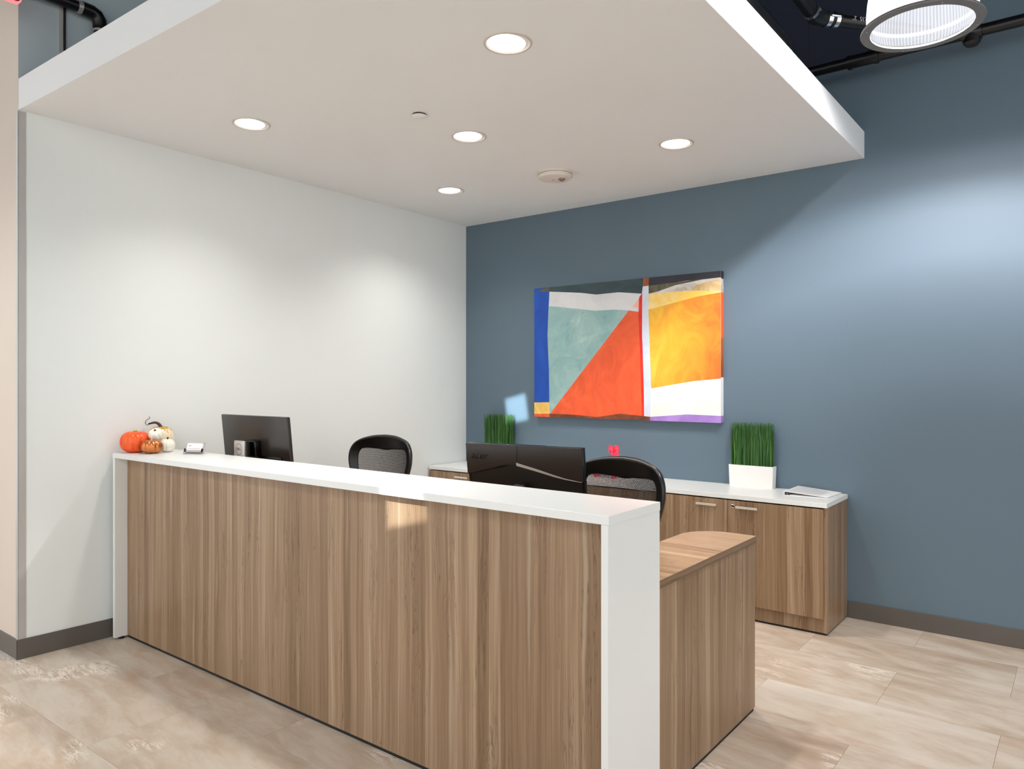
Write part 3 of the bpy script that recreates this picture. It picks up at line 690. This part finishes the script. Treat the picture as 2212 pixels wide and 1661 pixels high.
strip = [U(ap[0] - 0.004, ap[1] + 0.004), U(0.62, 0.0955), U(0.76, 0.1155), U(0.86, 0.128), U(0.985, 0.1375), U(0.985, 0.1395), U(0.86, 0.133), U(0.76, 0.1235), U(0.62, 0.1065), U(ap[0] - 0.006, ap[1] + 0.017)]
obj('vent_strip', al(prism(bmesh.new(), strip, -0.0285, -0.0262)), M['standsilver'], mon)
bm = text_bm('acer', 0.047, shear=0.28, extrude=0.0006, spacing=1.02)
bmesh.ops.rotate(bm, verts=bm.verts, cent=(0, 0, 0), matrix=Matrix.Rotation(PI / 2, 3, 'X')); bmesh.ops.translate(bm, verts=bm.verts, vec=(U(0.05, 0)[0], -0.0346, ZT - 0.050)); obj('logo_text', al(bm), M['blackgloss'], mon)
obj('stand_neck', box(-0.025, 0.025, -0.05, -0.025, 0.01, ZT - 0.16, bev=0.004), M['black'], mon, smooth=True)
bm = bmesh.new(); bx(bm, -0.11, 0.11, -0.11, 0.09, 0.0, 0.012, bev=0.004); obj('stand_base', bm, M['black'], mon, smooth=True)

# ================================================================== CHAIRS
OUT = [(0.0, 0.0), (0.10, 0.004), (0.150, 0.035), (0.186, 0.15), (0.232, 0.32), (0.250, 0.405), (0.240, 0.475), (0.195, 0.528), (0.10, 0.557), (0.0, 0.565)]
INN = [(0.0, 0.055), (0.08, 0.058), (0.112, 0.085), (0.138, 0.17), (0.180, 0.32), (0.194, 0.395), (0.188, 0.448), (0.158, 0.472), (0.07, 0.470), (0.0, 0.463)]
def contour(pts, per=5):
    half = catmull([(a, b, 0) for a, b in pts], per)
    return [(p.x, p.y) for p in half] + [(-p.x, p.y) for p in half[-2:0:-1]]
def bend(u, v):                              # y of the back surface: dished sideways, leaning backwards
    return 0.16 + 0.27 * v - 1.0 * u * u + 0.05 * math.sin(PI * v / 0.565)
ZBK = 0.495
def inside(x, y, poly):
    c = False; n = len(poly)
    for i in range(n):
        x1, y1 = poly[i]; x2, y2 = poly[(i + 1) % n]
        if (y1 > y) != (y2 > y) and x < (x2 - x1) * (y - y1) / (y2 - y1) + x1: c = not c
    return c
def make_chair(label, loc, rotz):
    t = thing('office_chair', label, 'chair', loc, rotz, 'mesh-back office chairs behind the desk')
    co_, ci_ = contour(OUT), contour(INN); n = len(co_)
    bm = bmesh.new(); rings = []
    def ring(f, dy):
        r = []
        for k in range(n):
            u = co_[k][0] + (ci_[k][0] - co_[k][0]) * f; v = co_[k][1] + (ci_[k][1] - co_[k][1]) * f
            r.append(bm.verts.new((u, bend(u, v) + dy, ZBK + v)))
        rings.append(r)
    for f, dy in ((0.0, 0.0), (0.06, -0.014), (0.16, -0.018), (0.24, -0.012), (0.9, -0.006), (1.0, 0.0), (0.9, 0.008), (0.25, 0.014), (0.06, 0.014)): ring(f, dy)
    for a in range(len(rings)):
        r0, r1 = rings[a], rings[(a + 1) % len(rings)]
        for k in range(n): bm.faces.new((r0[k], r0[(k + 1) % n], r1[(k + 1) % n], r1[k]))
    obj('back_frame', bm, M['black'], t, smooth='all')
    # woven mesh: slanted threads
    bm = bmesh.new()
    def thread(u0, v0, du, dv, w, steps):
        prev = None
        L = math.hypot(du, dv); nx, nz = -dv / L * w, du / L * w
        for k in range(steps + 1):
            u = u0 + du * k / steps; v = v0 + dv * k / steps
            if inside(u, v, ci_) or inside(u + du / steps, v + dv / steps, ci_) or inside(u - du / steps, v - dv / steps, ci_):
                y = bend(u, v)
                cur = [bm.verts.new((u + nx, y, ZBK + v + nz)), bm.verts.new((u, y - w, ZBK + v)), bm.verts.new((u - nx, y, ZBK + v - nz))]
                if prev:
                    bm.faces.new((prev[0], prev[1], cur[1], cur[0])); bm.faces.new((prev[1], prev[2], cur[2], cur[1]))
                prev = cur
            else: prev = None
    for i in range(-80, 81):
        u = i * 0.0058
        thread(u - 0.10, 0.04, 0.20, 0.45, 0.0014, 26); thread(u + 0.10, 0.04, -0.20, 0.45, 0.0014, 26)
    mo = obj('back_mesh', bm, M['mesh'], t); mo['kind'] = 'stuff'
    # seat, arms and base
    bm = bmesh.new(); bx(bm, -0.25, 0.25, -0.27, 0.20, 0.43, 0.495, bev=0.03, seg=4); obj('seat', bm, M['black'], t, smooth=True)
    obj('mechanism', box(-0.09, 0.09, -0.12, 0.14, 0.375, 0.432, bev=0.01), M['black'], t, smooth=True)
    bm = bmesh.new(); tube(bm, [(0, 0.10, 0.40), (0, 0.24, 0.40), (0, 0.285, 0.44), (0, 0.275, 0.56)], [0.022, 0.024, 0.024, 0.018], 12); obj('back_bracket', bm, M['black'], t, smooth=True)
    for s in (-1, 1):
        a = obj('armrest', box(s * 0.262 - 0.04, s * 0.262 + 0.04, -0.13, 0.12, 0.665, 0.695, bev=0.012), M['black'], t, smooth=True)
        bm = bmesh.new(); tube(bm, [(s * 0.15, 0.0, 0.42), (s * 0.262, 0.0, 0.43), (s * 0.275, 0.0, 0.50), (s * 0.262, 0.0, 0.67)], [0.016, 0.02, 0.02, 0.018], 12); obj('arm_post', bm, M['black'], a, smooth=True)
    obj('column', tube(bmesh.new(), [(0, 0, 0.09), (0, 0, 0.22), (0, 0, 0.221), (0, 0, 0.38)], [0.028, 0.028, 0.018, 0.018], 16), M['black'], t, smooth=True)
    for k in range(5):
        a = 2 * PI * k / 5 + 0.3; c, s_ = math.cos(a), math.sin(a)
        bm = bmesh.new(); tube(bm, [(0.02 * c, 0.02 * s_, 0.12), (0.15 * c, 0.15 * s_, 0.105), (0.30 * c, 0.30 * s_, 0.075)], [0.03, 0.024, 0.017], 10); l = obj('base_leg', bm, M['black'], t, smooth=True)
        bm = bmesh.new()
        for sd in (-0.018, 0.018):
            ax = Vector((-s_, c, 0)); pc = Vector((0.30 * c, 0.30 * s_, 0.028)) + ax * sd
            tube(bm, [pc - ax * 0.009, pc + ax * 0.009], 0.028, 16)
        tube(bm, [(0.30 * c, 0.30 * s_, 0.03), (0.30 * c, 0.30 * s_, 0.076)], 0.008, 8)
        obj('caster', bm, M['rubber'], l, smooth=True)
    return t
make_chair('black mesh-back office chair standing alone before the white wall', (0.60, -1.715, 0), math.radians(10))
make_chair('black mesh-back office chair behind the wide monitor, near the return', (2.455, -2.02, 0), math.radians(-4))

# ================================================================== PUMPKINS
def pumpkin(name, label, loc, R, H, ribs, amp, mat, stem, rot=(0, 0, 0), dip=0.16, flat=0.0, deep=1.0):
    t = thing(name, label, 'pumpkin', loc, 0, 'decorative pumpkins on the counter'); t.rotation_euler = rot
    bm = bmesh.new(); n, m = ribs * 8, 18; rings = []
    for j in range(1, m):
        ph = PI * j / m - PI / 2; ring = []
        for k in range(n):
            a = 2 * PI * k / n
            rb = 1 - amp * abs(math.sin(ribs * a / 2 + PI / 2)) ** 6 * (0.35 + 0.65 * math.cos(ph))
            cr = math.copysign(abs(math.cos(ph)) ** 0.82, math.cos(ph)); r = R * cr * rb
            z = H / 2 * math.copysign(abs(math.sin(ph)) ** 0.9, math.sin(ph))
            q = 1 - min(1.0, cr / 0.62)
            z -= math.copysign(H * dip * q * q * (1.0 if ph > 0 else 0.45), ph)
            ring.append(bm.verts.new((r * math.cos(a), r * math.sin(a), z)))
        rings.append(ring)
    for r0, r1 in zip(rings, rings[1:]):
        for k in range(n): bm.faces.new((r0[k], r0[(k + 1) % n], r1[(k + 1) % n], r1[k]))
    bm.faces.new(rings[0][::-1]); bm.faces.new(rings[-1])
    zmin = min(v.co.z for v in bm.verts); bmesh.ops.translate(bm, verts=bm.verts, vec=(0, 0, -zmin))
    ztop = sum(v.co.z for v in bm.verts[-n:]) / n if False else H - H * dip * 0.9 - 0.5 * H * 0 
    obj('body', bm, mat, t, smooth='all')
    pts, rad, sm, nm = stem
    bm = bmesh.new(); cp = catmull(pts, 5); rr = [rad[0] + (rad[1] - rad[0]) * (i / (len(cp) - 1)) ** 0.7 for i in range(len(cp))]
    tube(bm, [p + Vector((0, 0, H * (1 - dip) - 0.012)) for p in cp], rr, 10); obj(nm, bm, sm, t, smooth=True)
    return t
pm = lambda n, a, b, rough, metal=0.0: plain(n, a, rough, metal, var=0.10, scale=14)
mo = paint('orange_pumpkin_skin', (232, 78, 16), (244, 100, 34), 9, rough=0.33)
mcop = plain('copper_pumpkin_skin', (204, 122, 70), 0.30, metal=0.75, var=0.12, scale=40)
mw = plain('ivory_pumpkin_skin', (246, 238, 222), 0.3, var=0.02)
g = N('glazed_speckled_pumpkin'); co = g.coord(); sp = g.n('ShaderNodeSeparateXYZ', {0: co}).outputs
drip = g.math('ADD', sp[2], g.math('MULTIPLY', g.math('SUBTRACT', g.noise(g.mapping(co, scale=(1, 1, .25)), 55, 3), 0.5), 0.07))
col = g.mix(g.smooth(drip, 0.106, 0.120), lin(244, 228, 198), lin(196, 142, 34))
spk = g.smooth(g.noise(co, 130, 2), 0.66, 0.70)
col = g.mix(g.math('MULTIPLY', spk, g.smooth(sp[2], 0.04, 0.09)), col, lin(150, 110, 30))
g.set(base_color=col, roughness=0.25)
zc = 1.016
dk = M['darkstem'] = plain('dark_stem', (52, 36, 34), 0.5, var=0.2, scale=60)
gs = plain('green_stem', (172, 160, 44), 0.5, var=0.15, scale=60)
cs = plain('pale_copper_stem', (226, 186, 136), 0.35, metal=0.5)
pumpkin('pumpkin', 'bright orange pumpkin with a short green stem at the counter end', (0.035, -2.778, zc), 0.077, 0.122, 12, 0.07, mo, ([(0, 0, -0.004), (0.0, 0.0, 0.012), (0.001, -0.001, 0.022)], (0.013, 0.010), gs, 'stem'), dip=0.10)
pumpkin('pumpkin', 'small metallic copper pumpkin in front of the others', (0.168, -2.752, zc), 0.054, 0.078, 10, 0.13, mcop, ([(0, 0, -0.006), (0.0, 0, 0.008), (-0.002, 0, 0.022)], (0.009, 0.005), cs, 'stem'), dip=0.13)
pumpkin('pumpkin', 'tall ivory pumpkin with a thin dark stem beside the card holder', (0.146, -2.656, zc), 0.040, 0.075, 9, 0.10, mw, ([(0, 0, -0.006), (0.001, 0, 0.010), (0.004, 0.002, 0.026)], (0.006, 0.004), dk, 'stem'), dip=0.10)
pumpkin('pumpkin', 'large glazed pumpkin with amber drips and a long curly dark stem', (0.008, -2.622, zc), 0.069, 0.142, 12, 0.08, g.m, ([(0.004, 0.003, -0.01), (0.0, 0.0, 0.014), (-0.010, -0.008, 0.032), (-0.026, -0.020, 0.040), (-0.044, -0.034, 0.036), (-0.056, -0.043, 0.032)], (0.012, 0.0045), dk, 'stem'), dip=0.10)
bm = bmesh.new(); tube(bm, catmull([(-0.050, -0.039, 0.028), (-0.062, -0.048, 0.022), (-0.070, -0.054, 0.036), (-0.062, -0.048, 0.052), (-0.052, -0.040, 0.058), (-0.052, -0.040, 0.070)], 5), 0.0016, 6)
bmesh.ops.translate(bm, verts=bm.verts, vec=(0, 0, 0.142 * 0.9 - 0.008)); obj('tendril', bm, dk, [o for o in C.objects if o.get('label', '').startswith('large glazed')][0])
pumpkin('pumpkin', 'little ivory pumpkin tilted forwards, perched on the copper one', (0.106, -2.690, zc + 0.073), 0.039, 0.062, 9, 0.14, mw, ([(0, 0, -0.006), (0.001, 0, 0.008), (0.003, 0.001, 0.018)], (0.0055, 0.0065), dk, 'stem'), rot=(math.radians(26), math.radians(20), 0.0), dip=0.14)

# ================================================================== CARD HOLDER
t = thing('card_holder', 'clear acrylic card holder with white business cards on the counter', 'card holder', (0.362, -2.618, zc), math.radians(31))
bm = bmesh.new(); bx(bm, -0.05, 0.05, -0.028, 0.030, 0.0, 0.002); obj('base_plate', bm, M['acrylic'], t)
def lean(bm, y, a=-0.42): bmesh.ops.rotate(bm, verts=bm.verts, cent=(0, 0, 0), matrix=Matrix.Rotation(a, 3, 'X')); bmesh.ops.translate(bm, verts=bm.verts, vec=(0, y, 0.003)); return bm
obj('back_plate', lean(box(-0.05, 0.05, 0.0, 0.002, 0.0, 0.058), 0.002), M['acrylic'], t)
obj('front_lip', lean(box(-0.05, 0.05, 0.0, 0.002, 0.0, 0.020), -0.024), M['acrylic'], t)
for s in (-0.05, 0.048): obj('side_plate', lean(box(s, s + 0.002, -0.022, 0.0, 0.0, 0.02), 0.0), M['acrylic'], t)
c = obj('cards', lean(box(-0.044, 0.044, -0.012, -0.002, 0.001, 0.051), 0.002), M['paper'], t)
bm = bmesh.new()
for x0, x1, z0, z1 in ((-0.036, -0.026, 0.037, 0.0385), (-0.030, -0.027, 0.034, 0.0405), (-0.024, -0.016, 0.037, 0.0385), (-0.034, 0.03, 0.022, 0.0228)): bx(bm, x0, x1, -0.0123, -0.012, z0, z1)
obj('print', lean(bm, 0.002), M['ink'], c)

# ================================================================== GRASS PLANTERS
def planter(x0, x1, label, seed):
    r = random.Random(seed); xm = (x0 + x1) / 2; hw = (x1 - x0) / 2
    t = thing('grass_planter', label, 'planter', (xm, -0.043, CT), group='artificial grass planters on the credenza')
    bm = bmesh.new(); H = 0.137; y0, y1 = -0.034, 0.032
    outer = [(-hw + 0.005, y0 + 0.003), (hw - 0.005, y0 + 0.003), (hw - 0.005, y1 - 0.003), (-hw + 0.005, y1 - 0.003)]; top = [(-hw, y0), (hw, y0), (hw, y1), (-hw, y1)]
    w = 0.005; tin = [(-hw + w, y0 + w), (hw - w, y0 + w), (hw - w, y1 - w), (-hw + w, y1 - w)]
    A = [bm.verts.new((x, y, 0)) for x, y in outer]; B = [bm.verts.new((x, y, H)) for x, y in top]; Cc = [bm.verts.new((x, y, H)) for x, y in tin]; Dd = [bm.verts.new((x, y, H - 0.02)) for x, y in tin]
    bm.faces.new(A[::-1]); bm.faces.new(Dd)
    for p, q in ((A, B), (B, Cc), (Cc, Dd)):
        for k in range(4): bm.faces.new((p[k], p[(k + 1) % 4], q[(k + 1) % 4], q[k]))
    obj('box', bm, M['planter'], t)
    obj('soil', box(-hw + 0.006, hw - 0.006, y0 + 0.006, y1 - 0.006, H - 0.019, H - 0.008), M['soil'], t)
    bm = bmesh.new()
    for k in range(520):
        bxx = r.uniform(-hw + 0.012, hw - 0.012); by = r.uniform(y0 + 0.010, y1 - 0.010); h = r.uniform(0.262, 0.288) if r.random() < 0.8 else r.uniform(0.18, 0.27)
        lx = r.gauss(0, 0.012); ly = r.gauss(0, 0.006); a = r.uniform(-0.7, 0.7); wd = r.uniform(0.0016, 0.0030); prev = None
        tx = max(-hw + 0.004, min(hw - 0.004, bxx + lx)); ty = max(y0 + 0.004, min(y1 - 0.004, by + ly))
        for s in range(4):
            f = s / 3; px_ = bxx + (tx - bxx) * f ** 1.4; py_ = by + (ty - by) * f ** 1.4; z = H - 0.012 + h * f; ww = wd * (1.0, 1.05, 0.85, 0.25)[s]
            cur = [bm.verts.new((px_ - ww * math.cos(a), py_ - ww * math.sin(a), z)), bm.verts.new((px_ + ww * math.cos(a), py_ + ww * math.sin(a), z))]
            if prev: bm.faces.new((prev[0], prev[1], cur[1], cur[0]))
            prev = cur
    go = obj('grass', bm, M['grass'], t); go['kind'] = 'stuff'
planter(2.328, 2.613, 'white box planter of green grass beside the white papers', 1)
planter(0.247, 0.545, 'box planter of green grass in the corner, rising behind the wide monitor', 2)

# ================================================================== BINDER AND BALLOON FIGURE
t = thing('ring_binder', 'white ring binder with papers lying on the end of the credenza', 'binder', (2.87, -0.14, CT))
def quad_slab(bm, c, th):
    lo_ = [bm.verts.new((x, y, z)) for x, y, z in c]; hi_ = [bm.verts.new((x, y, z + th)) for x, y, z in c]
    bm.faces.new(lo_[::-1]); bm.faces.new(hi_)
    for k in range(4): bm.faces.new((lo_[k], lo_[(k + 1) % 4], hi_[(k + 1) % 4], hi_[k]))
    return bm
FL, FR, BR, BL = (-0.125, -0.142), (0.116, -0.118), (0.130, 0.132), (-0.118, 0.114)
obj('back_cover', quad_slab(bmesh.new(), [(FL[0] + .008, FL[1], 0.0), (*FR, 0.0), (*BR, 0.0), (BL[0] + .008, BL[1], 0.0)], 0.0025), M['paper'], t)
cov = obj('front_cover', quad_slab(bmesh.new(), [(*FL, 0.022), (*FR, 0.0045), (*BR, 0.0045), (*BL, 0.026)], 0.0025), M['paper'], t)
q = 0.08
ins = lambda a, b, f: tuple(a[i] + (b[i] - a[i]) * f for i in range(2))
quad = [(ins(FL, BR, .05), 0.0236 + 0.0002), (ins(FR, BL, .09), 0.0079), (ins(BR, FL, .06), 0.0073), (ins(BL, FR, .04), 0.0271)]
obj('cover_sheet', quad_slab(bmesh.new(), [(*p_, z) for p_, z in quad], 0.0006), M['sleeve'], cov)
obj('spine', quad_slab(bmesh.new(), [(FL[0], FL[1], 0.0), (FL[0] + 0.004, FL[1], 0.0), (BL[0] + 0.004, BL[1], 0.0), (BL[0], BL[1], 0.0)], 0.022), M['paper'], t)
obj('papers', quad_slab(bmesh.new(), [(FL[0] + .035, FL[1] + .012, 0.0026), (FR[0] - .02, FR[1] + .012, 0.0026), (BR[0] - .02, BR[1] - .015, 0.0026), (BL[0] + .035, BL[1] - .015, 0.0026)], 0.0016), M['paper'], t)
bm = bmesh.new(); tube(bm, catmull([(FL[0] + .012, FL[1] + .004, .003), (FL[0] + .008, FL[1] + .004, .014), (FL[0] + .018, FL[1] + .004, .019), (FL[0] + .03, FL[1] + .004, .014), (FL[0] + .028, FL[1] + .004, .004)], 5), 0.0028, 8); obj('ring', bm, M['darkmetal'], t, smooth=True)

t = thing('balloon_figurine', 'small glossy red balloon-animal figurine behind the mesh chair on the credenza', 'figurine', (1.50, -0.22, CT))
def sausage(bm, a, b, r, n=14):
    a, b = Vector(a), Vector(b); pts, rad = [], []
    for k in range(9):
        f = k / 8; s = math.sin(PI * min(max(f, 0.04), 0.96)); pts.append(a + (b - a) * f); rad.append(r * (0.25 + 0.75 * s ** 0.45))
    return tube(bm, pts, rad, n)
def balloon(nm, segs):
    bm = bmesh.new()
    for a, b, r in segs: sausage(bm, a, b, r)
    obj(nm, bm, M['balloon'], t, smooth='all')
balloon('ear', [((0.050, -0.006, 0.166), (0.038, -0.006, 0.228), 0.0205)]); balloon('ear', [((0.072, 0.004, 0.166), (0.086, 0.004, 0.228), 0.0205)])
balloon('head', [((0.045, 0.0, 0.165), (0.105, -0.005, 0.158), 0.017)])
balloon('neck', [((0.055, 0.0, 0.105), (0.056, 0.0, 0.168), 0.017)])
balloon('body', [((-0.075, 0.0, 0.095), (0.055, 0.0, 0.100), 0.021)])
for s in (-0.018, 0.018):
    balloon('leg', [((0.050, s, 0.10), (0.068, s, 0.0), 0.0175)]); balloon('leg', [((-0.070, s, 0.095), (-0.078, s, 0.0), 0.0175)])
balloon('tail', [((-0.080, 0.0, 0.10), (-0.112, 0.0, 0.112), 0.013)])
